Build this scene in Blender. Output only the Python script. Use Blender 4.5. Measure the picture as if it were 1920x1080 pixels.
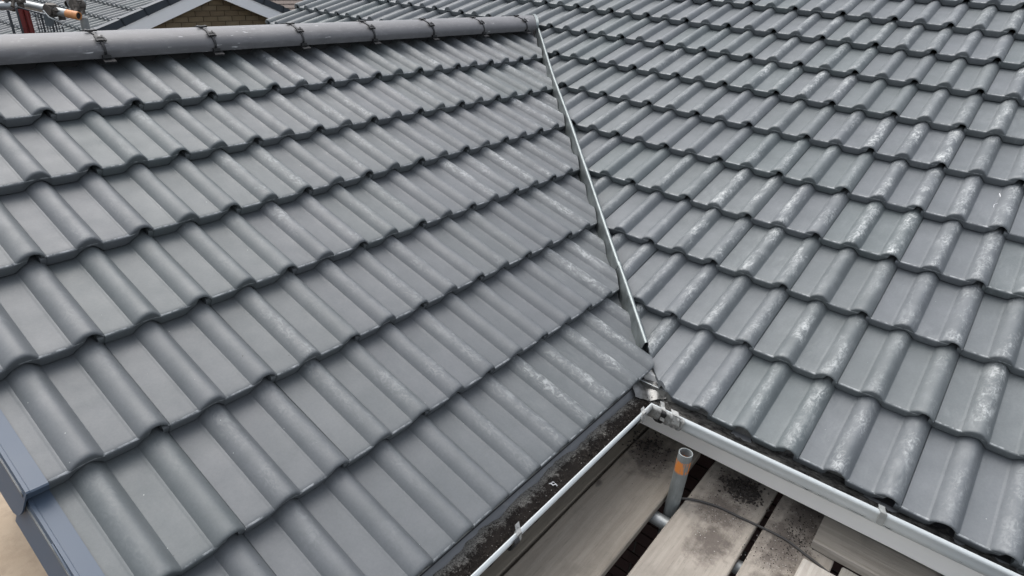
import bpy, bmesh, math, random
from mathutils import Vector, Matrix, noise

for o in list(bpy.data.objects):
    bpy.data.objects.remove(o, do_unlink=True)
scene = bpy.context.scene
COL = scene.collection
random.seed(7)
R = math.radians

# ------------------------------------------------------------------ camera
cam_d = bpy.data.cameras.new('camera')
cam = bpy.data.objects.new('camera', cam_d)
COL.objects.link(cam)
RIGHT = Vector((0.6294979625, -0.7738519331, 0.0698963574))
DOWN = Vector((-0.3261528947, -0.3448132579, -0.8801864044))
FWD = Vector((0.7052351412, 0.5312786489, -0.4694532914))
m = Matrix((RIGHT, -DOWN, -FWD)).transposed().to_4x4()
m.translation = Vector((-0.88281, -0.73805, 1.32254))
cam.matrix_world = m
cam_d.sensor_width = 36
cam_d.lens = 1182.51 * 36 / 1920
cam_d.clip_start = 0.02
cam_d.clip_end = 500
scene.camera = cam

# ------------------------------------------------------------------ world, sun, exposure
SUN_EL, SUN_AZ = R(60), R(4)          # azimuth: where the sun stands, clockwise from +y
world = bpy.data.worlds.new('World')
scene.world = world
world.use_nodes = True
wn = world.node_tree
wn.nodes.clear()
wo = wn.nodes.new('ShaderNodeOutputWorld')
wb = wn.nodes.new('ShaderNodeBackground')
sky = wn.nodes.new('ShaderNodeTexSky')
sky.sky_type = 'NISHITA'
sky.sun_disc = False
sky.sun_elevation = SUN_EL
sky.sun_rotation = SUN_AZ
sky.air_density = 1.0
sky.dust_density = 3.0
sky.ozone_density = 1.0
hsv = wn.nodes.new('ShaderNodeHueSaturation')   # overcast: almost colourless
hsv.inputs['Saturation'].default_value = 0.33
wn.links.new(sky.outputs[0], hsv.inputs['Color'])
# overcast luminance: zenith a little brighter than the horizon, shaped to balance noses and fascia
wtc = wn.nodes.new('ShaderNodeTexCoord')
wsp = wn.nodes.new('ShaderNodeSeparateXYZ')
wn.links.new(wtc.outputs['Generated'], wsp.inputs[0])
wmr = wn.nodes.new('ShaderNodeMapRange')
for k, v in enumerate((0, 1, .88, 1.16)):
    wmr.inputs[k + 1].default_value = v
wn.links.new(wsp.outputs[2], wmr.inputs[0])
wmx = wn.nodes.new('ShaderNodeMix')
wmx.data_type = 'RGBA'
wmx.blend_type = 'MULTIPLY'
wmx.inputs[0].default_value = 1
wn.links.new(hsv.outputs[0], wmx.inputs[6])
wn.links.new(wmr.outputs[0], wmx.inputs[7])
wn.links.new(wmx.outputs[2], wb.inputs[0])
wb.inputs[1].default_value = 0.12
wn.links.new(wb.outputs[0], wo.inputs[0])
sun_d = bpy.data.lights.new('sun', 'SUN')
sun_d.energy = 0.65
sun_d.angle = R(70)
sun_d.color = (1.0, 0.97, 0.93)
sun = bpy.data.objects.new('sun', sun_d)
COL.objects.link(sun)
sd = Vector((math.sin(SUN_AZ) * math.cos(SUN_EL), math.cos(SUN_AZ) * math.cos(SUN_EL), math.sin(SUN_EL)))
sun.rotation_euler = sd.to_track_quat('Z', 'Y').to_euler()
vs = scene.view_settings
vs.view_transform = 'Standard'
vs.look = 'None'
vs.exposure = 1.22
vs.gamma = 1
vs.use_curve_mapping = False

# ------------------------------------------------------------------ node helpers
class NT:
    def __init__(s, name):
        s.mat = bpy.data.materials.new(name)
        s.mat.use_nodes = True
        s.t = s.mat.node_tree
        s.t.nodes.clear()
        s.out = s.t.nodes.new('ShaderNodeOutputMaterial')
        s.b = s.t.nodes.new('ShaderNodeBsdfPrincipled')
        s.t.links.new(s.b.outputs[0], s.out.inputs[0])
    def n(s, typ, **kw):
        nd = s.t.nodes.new(typ)
        for k, v in kw.items():
            setattr(nd, k, v)
        return nd
    def link(s, a, b):
        s.t.links.new(a, b)
    def put(s, sock, v):
        if hasattr(v, 'is_linked') or isinstance(v, bpy.types.NodeSocket):
            s.t.links.new(v, sock)
        elif isinstance(v, (tuple, list)) and len(v) == 3 and sock.type == 'RGBA':
            sock.default_value = (*v, 1)
        else:
            sock.default_value = v
    def coord(s, kind='Object'):
        return s.n('ShaderNodeTexCoord').outputs[kind]
    def rnd(s):
        return s.n('ShaderNodeObjectInfo').outputs['Random']
    def math(s, op, a, b=0.0, clamp=False):
        nd = s.n('ShaderNodeMath', operation=op, use_clamp=clamp)
        s.put(nd.inputs[0], a)
        s.put(nd.inputs[1], b)
        return nd.outputs[0]
    def vmath(s, op, a, b):
        nd = s.n('ShaderNodeVectorMath', operation=op)
        s.put(nd.inputs[0], a)
        s.put(nd.inputs[1], b)
        return nd.outputs[0]
    def noise(s, vec, scale, detail=4, rough=0.55, dist=0.0):
        nd = s.n('ShaderNodeTexNoise')
        s.put(nd.inputs['Vector'], vec)
        s.put(nd.inputs['Scale'], scale)
        s.put(nd.inputs['Detail'], detail)
        s.put(nd.inputs['Roughness'], rough)
        s.put(nd.inputs['Distortion'], dist)
        return nd.outputs[0]
    def ramp(s, fac, stops):
        nd = s.n('ShaderNodeValToRGB')
        s.put(nd.inputs[0], fac)
        e = nd.color_ramp.elements
        while len(e) < len(stops):
            e.new(0.5)
        for i, (p, c) in enumerate(stops):
            e[i].position = p
            e[i].color = (c, c, c, 1) if not isinstance(c, tuple) else (*c, 1)
        return nd.outputs[0]
    def mix(s, fac, a, b, blend='MIX'):
        nd = s.n('ShaderNodeMix', data_type='RGBA', blend_type=blend)
        s.put(nd.inputs[0], fac)
        s.put(nd.inputs[6], a)
        s.put(nd.inputs[7], b)
        return nd.outputs[2]
    def map(s, vec, scale=(1, 1, 1), loc=(0, 0, 0), rot=(0, 0, 0)):
        nd = s.n('ShaderNodeMapping')
        s.put(nd.inputs[0], vec)
        nd.inputs['Scale'].default_value = scale
        nd.inputs['Location'].default_value = loc
        nd.inputs['Rotation'].default_value = rot
        return nd.outputs[0]
    def sep(s, vec):
        nd = s.n('ShaderNodeSeparateXYZ')
        s.put(nd.inputs[0], vec)
        return nd.outputs
    def bump(s, h, strength=0.3, dist=0.002):
        nd = s.n('ShaderNodeBump')
        s.put(nd.inputs['Height'], h)
        nd.inputs['Strength'].default_value = strength
        nd.inputs['Distance'].default_value = dist
        s.link(nd.outputs[0], s.b.inputs['Normal'])
    def set(s, **kw):
        for k, v in kw.items():
            s.put(s.b.inputs[k.replace('_', ' ')], v)
        return s.mat

def tile_material(name, dark, light, scuff_amt, scuff_lo, smear, wear=None):
    t = NT(name)
    co = t.coord()
    rn = t.rnd()
    off = t.vmath('ADD', co, t.vmath('MULTIPLY', t.n('ShaderNodeCombineXYZ').outputs[0], (0, 0, 0)))
    cx = t.n('ShaderNodeCombineXYZ')
    t.put(cx.inputs[0], t.math('MULTIPLY', rn, 41.0))
    t.put(cx.inputs[1], t.math('MULTIPLY', rn, 17.3))
    t.put(cx.inputs[2], t.math('MULTIPLY', rn, 29.1))
    off = t.vmath('ADD', co, cx.outputs[0])
    big = t.ramp(t.noise(off, 7, 4, .6), [(.3, 0.0), (.72, 1.0)])
    base = t.mix(big, dark, light)
    # each tile cast from a slightly different batch: greener or more mauve
    tint = t.ramp(t.math('FRACT', t.math('MULTIPLY', rn, 7.77)), [(0, (.90, .975, .95)), (.3, (.99, 1.02, 1.0)), (.7, (.96, .975, .985)), (1, (1.02, 1.03, 1.045))])
    base = t.mix(1.0, base, tint, 'MULTIPLY')
    mott = t.noise(off, 130, 4, .75)
    base = t.mix(t.ramp(mott, [(.35, .28), (.62, 0.0)]), base, t.mix(1.0, base, (.62, .63, .63), 'MULTIPLY'))
    grain = t.noise(off, 900, 2, .7)
    base = t.mix(t.math('MULTIPLY', grain, .35), base, t.mix(1.0, base, (.55, .55, .55), 'MULTIPLY'))
    # pale lime scuffs, rubbed on the crowns where tiles were stacked
    z = t.sep(co)[2]
    s_ = t.sep(co)[1]
    zz = t.math('ADD', z, t.math('MULTIPLY', s_, .1283))
    crown = t.ramp(t.math('MULTIPLY', zz, 28.0), [(.25, scuff_lo), (.75, 1.0)])
    amount = t.ramp(t.math('FRACT', t.math('MULTIPLY', rn, 13.13)), [(0.0, .12), (.35, .45), (1.0, 1.25)])
    if wear:           # the crew walked and stacked tiles on one side of the slope more than on the other
        loc = t.sep(t.n('ShaderNodeObjectInfo').outputs['Location'])[0 if wear[0] == 'x' else 1]
        mr = t.n('ShaderNodeMapRange')
        t.put(mr.inputs[0], loc)
        for k_, v_ in enumerate((wear[1], wear[2], wear[3], 1.0)):
            mr.inputs[k_ + 1].default_value = v_
        amount = t.math('MULTIPLY', amount, mr.outputs[0])
    zone = t.ramp(t.noise(t.map(off, (1.5, .7, 1.5)), 10, 4, .65), [(.45, 0.0), (.66, 1.0)])
    scr = t.ramp(t.noise(t.map(off, (7, 1.0, 3)), 26, 3, .6, .4), [(.60, 0.0), (.67, 1.0)])
    fine = t.ramp(t.noise(t.map(off, (1, .7, 1), (0, 0, 0), (0, 0, .5)), 58, 5, .6, 1.3), [(.45, 0.06), (.60, 1.0)])
    soft = t.ramp(t.noise(t.map(off, (1.6, .5, 1)), 24, 4, .6, .8), [(.42, 0.0), (.8, 1.0)])
    m1 = t.math('MULTIPLY', t.math('MULTIPLY', t.math('MULTIPLY', t.math('MAXIMUM', fine, scr), zone), crown), amount)
    m2 = t.math('MULTIPLY', t.math('MULTIPLY', soft, t.ramp(t.noise(off, 6, 2), [(.42, 0.0), (.66, 1.0)])), t.math('ADD', t.math('MULTIPLY', crown, .6), .25))
    ms = t.math('ADD', t.math('MULTIPLY', m1, scuff_amt), t.math('MULTIPLY', t.math('MULTIPLY', m2, smear), amount), True)
    base = t.mix(ms, base, (.58, .60, .59))
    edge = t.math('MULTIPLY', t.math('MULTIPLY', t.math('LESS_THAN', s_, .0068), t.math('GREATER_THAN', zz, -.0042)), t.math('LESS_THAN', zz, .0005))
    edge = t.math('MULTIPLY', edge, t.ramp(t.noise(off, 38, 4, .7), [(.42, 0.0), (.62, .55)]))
    base = t.mix(edge, base, (.55, .57, .57))  # pale chipped nose edge, with the glint along it painted in too
    # white flecks and dark crumbs
    v = t.n('ShaderNodeTexVoronoi')
    t.put(v.inputs['Vector'], off)
    v.inputs['Scale'].default_value = 42
    vsep = t.n('ShaderNodeSeparateColor')
    t.link(v.outputs['Color'], vsep.inputs[0])
    fleck = t.math('MULTIPLY', t.math('LESS_THAN', v.outputs['Distance'], .06), t.math('GREATER_THAN', vsep.outputs[0], .95))
    crumb = t.math('MULTIPLY', t.math('LESS_THAN', v.outputs['Distance'], .075), t.math('LESS_THAN', vsep.outputs[0], .03))
    base = t.mix(t.math('MULTIPLY', fleck, .55), base, (.5, .51, .5))
    base = t.mix(t.math('MULTIPLY', crumb, .8), base, (.015, .014, .013))
    rough = t.math('ADD', t.math('MULTIPLY', t.noise(off, 16, 3), .22), t.math('ADD', .44, t.math('MULTIPLY', ms, .15)))
    t.bump(t.math('ADD', t.math('MULTIPLY', grain, .5), t.math('MULTIPLY', t.noise(off, 160, 3), .8)), .22, .0012)
    return t.set(Base_Color=base, Roughness=rough, Specular_IOR_Level=.6)

def plain(name, col, rough=.5, var=.25, scale=12, bump=.1, bscale=250, metallic=0.0, dirt=None, dirt_lo=.55, spec=.5, coord='Object'):
    t = NT(name)
    co = t.coord(coord)
    nz = t.noise(co, scale, 5, .6)
    c2 = tuple(c * (1 - var) for c in col)
    base = t.mix(t.ramp(nz, [(.3, 0.0), (.7, 1.0)]), c2, col)
    if dirt:
        dm = t.ramp(t.noise(t.map(co, (1, 1, 1), (3, 7, 1)), scale * 2.3, 6, .68), [(dirt_lo, 0.0), (min(1, dirt_lo + .22), 1.0)])
        base = t.mix(dm, base, dirt)
    t.bump(t.noise(co, bscale, 3), bump, .002)
    return t.set(Base_Color=base, Roughness=t.math('ADD', t.math('MULTIPLY', nz, .2), rough - .1), Metallic=metallic, Specular_IOR_Level=spec)

def wood_material(name, light, dark, stains=(), seed=0.0, axis=0):
    """weathered board; stains: (x, y, radius) soil marks in the board's own coordinates"""
    t = NT(name)
    co = t.coord()
    sc = (1.0, 16, 16) if axis == 0 else (16, 1.0, 16)
    mp = t.map(co, sc, (seed, seed * 2.3, seed))
    g1 = t.noise(mp, 3.2, 6, .62, .6)
    g2 = t.noise(mp, 11, 5, .7, .3)
    base = t.mix(t.ramp(g1, [(.3, 0.0), (.7, 1.0)]), dark, light)
    base = t.mix(t.ramp(g2, [(.58, 0.0), (.72, .5)]), base, tuple(c * .42 for c in dark))
    blot = t.noise(t.map(co, (1, 1, 1), (seed, 0, 3)), 9, 5, .6)
    base = t.mix(t.ramp(blot, [(.52, 0.0), (.72, .55)]), base, tuple(c * .55 for c in light))
    fibre = t.noise(mp, 60, 3, .7)
    base = t.mix(t.math('MULTIPLY', fibre, .3), base, tuple(c * .5 for c in dark))
    if stains:
        tot = None
        wob = t.noise(t.map(co, (1, 1, 1), (seed, 5, 1)), 20, 7, .72)
        for (sx, sy, r, asp) in stains:
            d = t.vmath('SUBTRACT', co, (sx, sy, 0))
            d = t.vmath('MULTIPLY', d, (1 / (r * asp), 1 / r, 0))
            ln = t.n('ShaderNodeVectorMath', operation='LENGTH')
            t.link(d, ln.inputs[0])
            k = t.math('ADD', ln.outputs['Value'], t.math('MULTIPLY', t.math('SUBTRACT', wob, .5), 2.6))
            mk = t.ramp(t.math('SUBTRACT', 1.25, k), [(.1, 0.0), (.85, 1.0)])
            tot = mk if tot is None else t.math('MAXIMUM', tot, mk)
        soil = t.mix(t.noise(co, 90, 4, .7), (.045, .037, .032), (.14, .118, .105))
        base = t.mix(t.math('MULTIPLY', tot, .82), base, soil)
        sp = t.n('ShaderNodeTexVoronoi')
        t.put(sp.inputs['Vector'], co)
        sp.inputs['Scale'].default_value = 130
        sps = t.n('ShaderNodeSeparateColor')
        t.link(sp.outputs['Color'], sps.inputs[0])
        fl = t.math('MULTIPLY', t.math('LESS_THAN', sp.outputs['Distance'], .22), t.math('GREATER_THAN', sps.outputs[0], .86))
        base = t.mix(t.math('MULTIPLY', t.math('MULTIPLY', fl, tot), .8), base, (.5, .48, .45))
    t.bump(t.math('ADD', g2, t.math('MULTIPLY', fibre, .6)), .45, .003)
    return t.set(Base_Color=base, Roughness=.85, Specular_IOR_Level=.2)

M = {}
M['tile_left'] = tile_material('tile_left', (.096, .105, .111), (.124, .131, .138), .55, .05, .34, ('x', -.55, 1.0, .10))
M['tile_right'] = tile_material('tile_right', (.104, .115, .121), (.137, .147, .155), .70, .04, .42, ('y', 1.7, .35, .22))  # same tile, base lightened to paint in this slope's brighter sky reflection
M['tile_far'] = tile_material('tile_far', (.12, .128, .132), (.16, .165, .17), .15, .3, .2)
M['underlay'] = plain('underlay', (.03, .03, .032), .8)
def ridge_material():
    t = NT('ridge')
    co = t.coord()
    n1 = t.noise(co, 8, 5, .6)
    base = t.mix(t.ramp(n1, [(.3, 0.0), (.7, 1.0)]), (.098, .098, .101), (.134, .133, .137))
    n2 = t.noise(t.map(co, (.6, 2, 2)), 30, 5, .65)
    base = t.mix(t.ramp(n2, [(.55, 0.0), (.8, .5)]), base, (.26, .255, .265))
    dash = t.math('MULTIPLY', t.ramp(t.noise(t.map(co, (.22, 1.6, 1.6)), 60, 3, .5), [(.66, 0.0), (.70, 1.0)]), t.ramp(t.noise(co, 4.5, 2), [(.5, 0.0), (.56, .8)]))
    base = t.mix(dash, base, (.6, .6, .6))
    grain = t.noise(co, 420, 3, .7)
    base = t.mix(t.math('MULTIPLY', grain, .3), base, (.07, .068, .072))
    t.bump(t.math('ADD', grain, n2), .3, .0015)
    return t.set(Base_Color=base, Roughness=.5, Specular_IOR_Level=.5)
M['ridge'] = ridge_material()
M['clip_black'] = plain('clip_black', (.014, .014, .015), .5, .2, 40)
M['verge'] = plain('verge', (.062, .086, .122), .5, .08, 3, .05, 500)
M['galv'] = plain('galv', (.27, .30, .30), .48, .35, 30, .15, 120, .85, dirt=(.30, .33, .34), dirt_lo=.58)
M['lead'] = plain('lead', (.30, .30, .29), .42, .5, 40, .6, 60, .7)
M['pvc'] = plain('pvc', (.50, .535, .54), .33, .06, 5, .03, 300, dirt=(.33, .335, .325), dirt_lo=.63)
M['pvc_clip'] = plain('pvc_clip', (.36, .365, .35), .45, .3, 40, .05, 200, dirt=(.10, .095, .09), dirt_lo=.50)
M['pvc_dirty'] = plain('pvc_dirty', (.22, .22, .205), .7, .55, 18, .4, 200, dirt=(.05, .047, .043), dirt_lo=.5)
M['fascia'] = plain('fascia', (.86, .85, .815), .3, .03, 3, .02, 200, dirt=(.5, .49, .47), dirt_lo=.72)
M['tray'] = plain('tray', (.17, .175, .18), .45, .2, 14, .1, 200, dirt=(.27, .265, .25), dirt_lo=.6)
M['clip_grey'] = plain('clip_grey', (.26, .27, .26), .5, .3, 60)
M['white_paint'] = plain('white_paint', (.86, .87, .87), .45, .06, 2)
M['verge_far'] = plain('verge_far', (.030, .040, .052), .5, .2, 6)
M['brick_red'] = plain('brick_red', (.045, .02, .017), .85, .4, 14, .4, 120)
M['brick_buff'] = plain('brick_buff', (.17, .125, .072), .85, .35, 5, .4, 120, coord='Object')
M['mortar'] = plain('mortar', (.07, .065, .058), .9, .2, 30)
M['mortar_buff'] = plain('mortar_buff', (.125, .095, .06), .9, .2, 30)
M['steel'] = plain('steel', (.40, .42, .42), .45, .35, 18, .25, 160, .65, dirt=(.24, .23, .21), dirt_lo=.56)
M['rust'] = plain('rust', (.12, .105, .09), .7, .5, 30, .5, 120, .3)
M['orange'] = plain('orange', (.62, .26, .09), .55, .3, 30, .2, 120, dirt=(.35, .28, .2), dirt_lo=.6)
M['red_paint'] = plain('red_paint', (.22, .035, .03), .5, .35, 20)
M['guard'] = plain('guard', (.05, .055, .062), .5, .3, 20)
M['plate'] = plain('plate', (.12, .14, .15), .5, .25, 20)
M['cable'] = plain('cable', (.055, .052, .05), .6, .4, 60)
M['brown_roof'] = plain('brown_roof', (.17, .135, .115), .8, .35, 8)
M['grit'] = plain('grit', (.46, .44, .41), .8, .4, 50)
M['wrap'] = plain('wrap', (.78, .79, .8), .25, .1, 20)

def ground_material():
    t = NT('ground_concrete')
    co = t.coord()
    a = t.noise(co, .9, 6, .65)
    b = t.noise(co, 9, 6, .7)
    c = t.mix(t.ramp(a, [(.3, 0.0), (.7, 1.0)]), (.30, .235, .17), (.42, .345, .26))
    c = t.mix(t.ramp(b, [(.45, 0.0), (.75, .6)]), c, (.22, .175, .13))
    t.bump(b, .4, .01)
    return t.set(Base_Color=c, Roughness=.9, Specular_IOR_Level=.2)
M['ground'] = ground_material()
M['yard'] = plain('yard', (.055, .055, .055), .9, .4, 1.5, .5, 30)  # unseen ground, darkened to keep bounced light off the tile noses

def soil_material():
    t = NT('soil')
    co = t.coord()
    y = t.sep(co)[1]
    n1 = t.noise(co, 60, 6, .7)
    n2 = t.noise(co, 240, 4, .75)
    n3 = t.noise(co, 14, 4, .6)
    black = t.mix(n2, (.009, .008, .007), (.045, .038, .034))
    crust = t.mix(t.ramp(n2, [(.35, 0.0), (.65, 1.0)]), (.07, .066, .06), (.36, .345, .31))
    k = t.math('ADD', t.math('MULTIPLY', y, 19.0), t.math('ADD', t.math('MULTIPLY', t.math('SUBTRACT', n3, .5), 1.5), t.math('MULTIPLY', t.math('SUBTRACT', n1, .5), 2.0)))
    c = t.mix(t.ramp(k, [(.08, 0.0), (.50, 1.0)]), black, crust)
    t.bump(t.math('ADD', n2, n1), .9, .006)
    return t.set(Base_Color=c, Roughness=.95, Specular_IOR_Level=.15)
M['soil'] = soil_material()
def soil_pale():
    t = NT('soil_pale')
    co = t.coord()
    n1 = t.noise(t.map(co, (.5, 1.5, 1)), 45, 6, .7)
    n2 = t.noise(co, 240, 4, .75)
    c = t.mix(t.ramp(n1, [(.38, 0.0), (.66, 1.0)]), (.022, .021, .02), (.19, .185, .17))
    c = t.mix(t.math('MULTIPLY', n2, .5), c, (.03, .028, .026))
    t.bump(t.math('ADD', n2, n1), .8, .005)
    return t.set(Base_Color=c, Roughness=.9, Specular_IOR_Level=.25)
M['soil_pale'] = soil_pale()
M['soil_crumb'] = plain('soil_crumb', (.05, .042, .036), .95, .6, 60, .6, 200)

def pole_material():
    t = NT('pole_painted')
    co = t.coord()
    z = t.sep(co)[2]
    ang = t.noise(t.map(co, (70, 70, 9)), 1.0, 4, .6)
    base = t.mix(t.ramp(t.noise(t.map(co, (1, 1, .35)), 40, 5), [(.3, 0.0), (.7, 1.0)]), (.15, .165, .165), (.27, .29, .285))
    band = t.math('MULTIPLY', t.ramp(t.math('ADD', t.math('MULTIPLY', z, 20), 2.0), [(.35, 0.0), (.5, 1.0)]), t.ramp(t.math('ADD', t.math('MULTIPLY', z, 20), 1.55), [(.95, 1.0), (1.0, 0.0)]))
    pm = t.math('MULTIPLY', band, t.ramp(ang, [(.40, 0.0), (.46, 1.0)]))
    base = t.mix(pm, base, (.66, .23, .05))
    t.bump(t.noise(co, 160, 4), .3, .002)
    return t.set(Base_Color=base, Roughness=.6, Metallic=.25)
M['pole'] = pole_material()

# ------------------------------------------------------------------ mesh helpers
class MB:
    def __init__(s):
        s.v, s.f, s.mi = [], [], []
    def add(s, verts, faces, mi=0):
        b = len(s.v)
        s.v += [tuple(v) for v in verts]
        s.f += [tuple(i + b for i in f) for f in faces]
        s.mi += [mi] * len(faces)
    def box(s, c, d, rot=None, mi=0):
        vs_ = []
        for x in (-.5, .5):
            for y in (-.5, .5):
                for z in (-.5, .5):
                    p = Vector((x * d[0], y * d[1], z * d[2]))
                    if rot is not None:
                        p = rot @ p
                    vs_.append(p + Vector(c))
        s.add(vs_, [(0, 1, 3, 2), (4, 6, 7, 5), (0, 4, 5, 1), (2, 3, 7, 6), (0, 2, 6, 4), (1, 5, 7, 3)], mi)
    def tube(s, pts, r, n=14, caps=True, mi=0, hollow=0.0):
        pts = [Vector(p) for p in pts]
        rings = []
        up = None
        for i, p in enumerate(pts):
            d = (pts[min(i + 1, len(pts) - 1)] - pts[max(i - 1, 0)]).normalized()
            if up is None:
                up = d.orthogonal().normalized()
            up = (up - d * up.dot(d)).normalized()
            q = d.cross(up)
            rings.append((p, up.copy(), q, d))
        def ring(r_, i, off=0.0):
            p, u, q, d = rings[i]
            return [p + d * off + u * (r_ * math.cos(2 * math.pi * k / n)) + q * (r_ * math.sin(2 * math.pi * k / n)) for k in range(n)]
        loops = [ring(r, i) for i in range(len(pts))]
        if hollow:
            depth = min(.08, (pts[-1] - pts[0]).length * .4)
            loops = [ring(hollow, 0, depth), ring(hollow, 0)] + loops + [ring(hollow, len(pts) - 1), ring(hollow, len(pts) - 1, -depth)]
        vs_ = [v for l in loops for v in l]
        fs = []
        for i in range(len(loops) - 1):
            for k in range(n):
                fs.append((i * n + k, i * n + (k + 1) % n, (i + 1) * n + (k + 1) % n, (i + 1) * n + k))
        if caps:
            fs.append(tuple(range(n))[::-1])
            fs.append(tuple((len(loops) - 1) * n + k for k in range(n)))
        s.add(vs_, fs, mi)
    def grid(s, rows, mi=0, closed=False):
        """rows of equal length joined by quads"""
        n = len(rows[0])
        fs = []
        for i in range(len(rows) - 1):
            for k in range(n if closed else n - 1):
                k2 = (k + 1) % n
                fs.append((i * n + k, i * n + k2, (i + 1) * n + k2, (i + 1) * n + k))
        s.add([v for r in rows for v in r], fs, mi)
    def loft(s, rings, mi=0):
        """closed rings joined and capped"""
        n = len(rings[0])
        s.grid(rings, mi, True)
        b = len(s.v) - n * len(rings)
        s.f.append(tuple(b + k for k in range(n))[::-1])
        s.f.append(tuple(b + (len(rings) - 1) * n + k for k in range(n)))
        s.mi += [mi, mi]
    def mesh(s, name, mats, smooth=None):
        me = bpy.data.meshes.new(name)
        me.from_pydata(s.v, [], s.f)
        for mt in (mats if isinstance(mats, (list, tuple)) else [mats]):
            me.materials.append(M[mt] if isinstance(mt, str) else mt)
        me.polygons.foreach_set('material_index', s.mi)
        bm = bmesh.new()
        bm.from_mesh(me)
        bmesh.ops.recalc_face_normals(bm, faces=bm.faces)
        bm.to_mesh(me)
        bm.free()
        finish(me, smooth)
        return me
    def build(s, name, mats, parent=None, smooth=None):
        return link(name, s.mesh(name, mats, smooth), parent)

def finish(me, smooth):
    if smooth is not None:
        me.polygons.foreach_set('use_smooth', [True] * len(me.polygons))
        me.set_sharp_from_angle(angle=R(smooth))
    me.update()

def link(name, me, parent=None, mw=None):
    o = bpy.data.objects.new(name, me)
    COL.objects.link(o)
    if parent is not None:
        o.parent = parent
    if mw is not None:
        o.matrix_world = mw if parent is None else mw   # every parent sits at the origin
    return o

def thing(name, label, cat, group=None):
    o = bpy.data.objects.new(name, None)
    COL.objects.link(o)
    o.empty_display_size = .1
    return tag(o, label, cat, group)

def tag(o, label=None, cat=None, group=None, kind=None):
    if label: o['label'] = label
    if cat: o['category'] = cat
    if group: o['group'] = group
    if kind: o['kind'] = kind
    return o

# ------------------------------------------------------------------ layout of the roof
TL, TR = R(20.9614), R(22.1696)
GL, GR = .34114, .34550
G = .343
ORX, ORY, ORZ = .946, .2205, -.025
HC = .030                 # roll height
STEP = .044              # nose step
X = Vector((1, 0, 0)); Y = Vector((0, 1, 0)); Z = Vector((0, 0, 1))
L_up = Vector((0, math.cos(TL), math.sin(TL))); L_n = Vector((0, -math.sin(TL), math.cos(TL)))
R_up = Vector((math.cos(TR), 0, math.sin(TR))); R_n = Vector((-math.sin(TR), 0, math.cos(TR)))
def LP(x, s, h=0.0):      # left slope: x, distance up the slope, height over the crown plane
    return Vector((x, 0, 0)) + L_up * s + L_n * h
def RP(y, s, h=0.0):
    return Vector((ORX, y, ORZ)) + R_up * s + R_n * h
def valley_x(y):
    return ORX + (y * math.tan(TL) - ORZ) / math.tan(TR)
VDIR = (Vector((valley_x(1), 1, math.tan(TL))) - Vector((valley_x(0), 0, 0))).normalized()
VN = Vector((VDIR.y, -VDIR.x, 0)).normalized()     # horizontal, towards the right slope
V0 = Vector((valley_x(0), 0, 0))

# ------------------------------------------------------------------ setting: ground
gm = MB()
gm.grid([[(-60, -60, -2.8), (80, -60, -2.8)], [(-60, 90, -2.8), (80, 90, -2.8)]])
ground = tag(gm.build('ground', 'yard'), 'unseen yard below the house, made dark to cut bounced light', None, kind='structure')
gm = MB()
gm.grid([[(-4.5, 2.2, -2.79), (1.2, 2.2, -2.79)], [(-4.5, 8.2, -2.79), (1.2, 8.2, -2.79)]])
tag(gm.build('path', 'ground'), 'sandy brown slab path far below the gable edge of the roof', None, kind='structure')

# ------------------------------------------------------------------ roof tile (one interlocking double-roll tile, 300 mm cover)
HW = .042          # nominal half width (sets the bond)
HWL, HWR = .044, .032   # long left flank, steep right flank
def roll_h(t, odd):
    hh = HC - (.0025 if odd else 0)
    if t < 0:
        return hh * max(0, 1 - t * t) ** .78
    return hh * max(0, math.cos(math.pi / 2 * t)) ** (.85 if odd else .95)
def profile():
    pts = [(-.026, -.0065, 2), (-.0112, -.0065, 2)]      # side lock under the neighbour
    # (u, h, kind) kind 0 pan/plain roll, 1 interlocking roll right half
    def pan(a, b):
        pts.append((a, .0, 0))
        pts.append((a + .012, -.0006, 0))
        pts.append((b - .010, -.0004, 0))
        pts.append((b - .0060, .0004, 0))
        pts.append((b - .0030, .0022, 0))
    for c, odd, a in ((.108, False, -.0092), (.258, True, .141)):
        pan(a, c - HWL)
        ts = (-1, -.93, -.8, -.6, -.38, -.15, .08, .3, .5, .68, .84, .95) if not odd else (-1, -.93, -.8, -.6, -.38, -.15, .08, .3, .5, .68, .84, .965)
        for t in ts:
            pts.append((c + (HWL if t < 0 else HWR) * t, max(roll_h(t, odd), .0022 if t < -.9 else 0), 1 if odd and t > -.3 else 0))
    return pts
PROF = profile()
TL_LEN = G + .05
def tile_bm(seed, eave=False):
    rnd = random.Random(seed)
    rings = []
    tilt = STEP / G
    for i, (u, h, kd) in enumerate(PROF):
        drop = STEP - .0022
        if kd == 1:
            drop = .0135 + rnd.uniform(-.0015, .009)
        elif eave and abs(u - .104) < .028:
            drop = .018
        hb = h - drop
        j = rnd.uniform(-.0006, .0006)
        ring = [(TL_LEN, h), (.17, h), (.030, h), (.016, h - .0002), (.0075, h - .0010), (.0030, h - .0030), (.0008, h - .0058), (0, h - .0092),
                (.006, hb + .003), (.012, hb), (.030, hb), (.036, h - .0145), (TL_LEN, h - .0145)]
        rings.append([(u, s + (j if s < .02 else 0) + (.004 if kd == 2 and s < .2 else 0), z - tilt * s) for s, z in ring])
    mb = MB()
    mb.loft(rings)
    return mb
TILE_MESH = {}
for slope in ('left', 'right'):
    for sd_ in range(3):
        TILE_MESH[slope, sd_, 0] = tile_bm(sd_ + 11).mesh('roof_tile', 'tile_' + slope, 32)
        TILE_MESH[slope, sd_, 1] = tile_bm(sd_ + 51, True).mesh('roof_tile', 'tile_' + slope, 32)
TILE_FAR = tile_bm(99).mesh('roof_tile', 'tile_far', 32)

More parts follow.
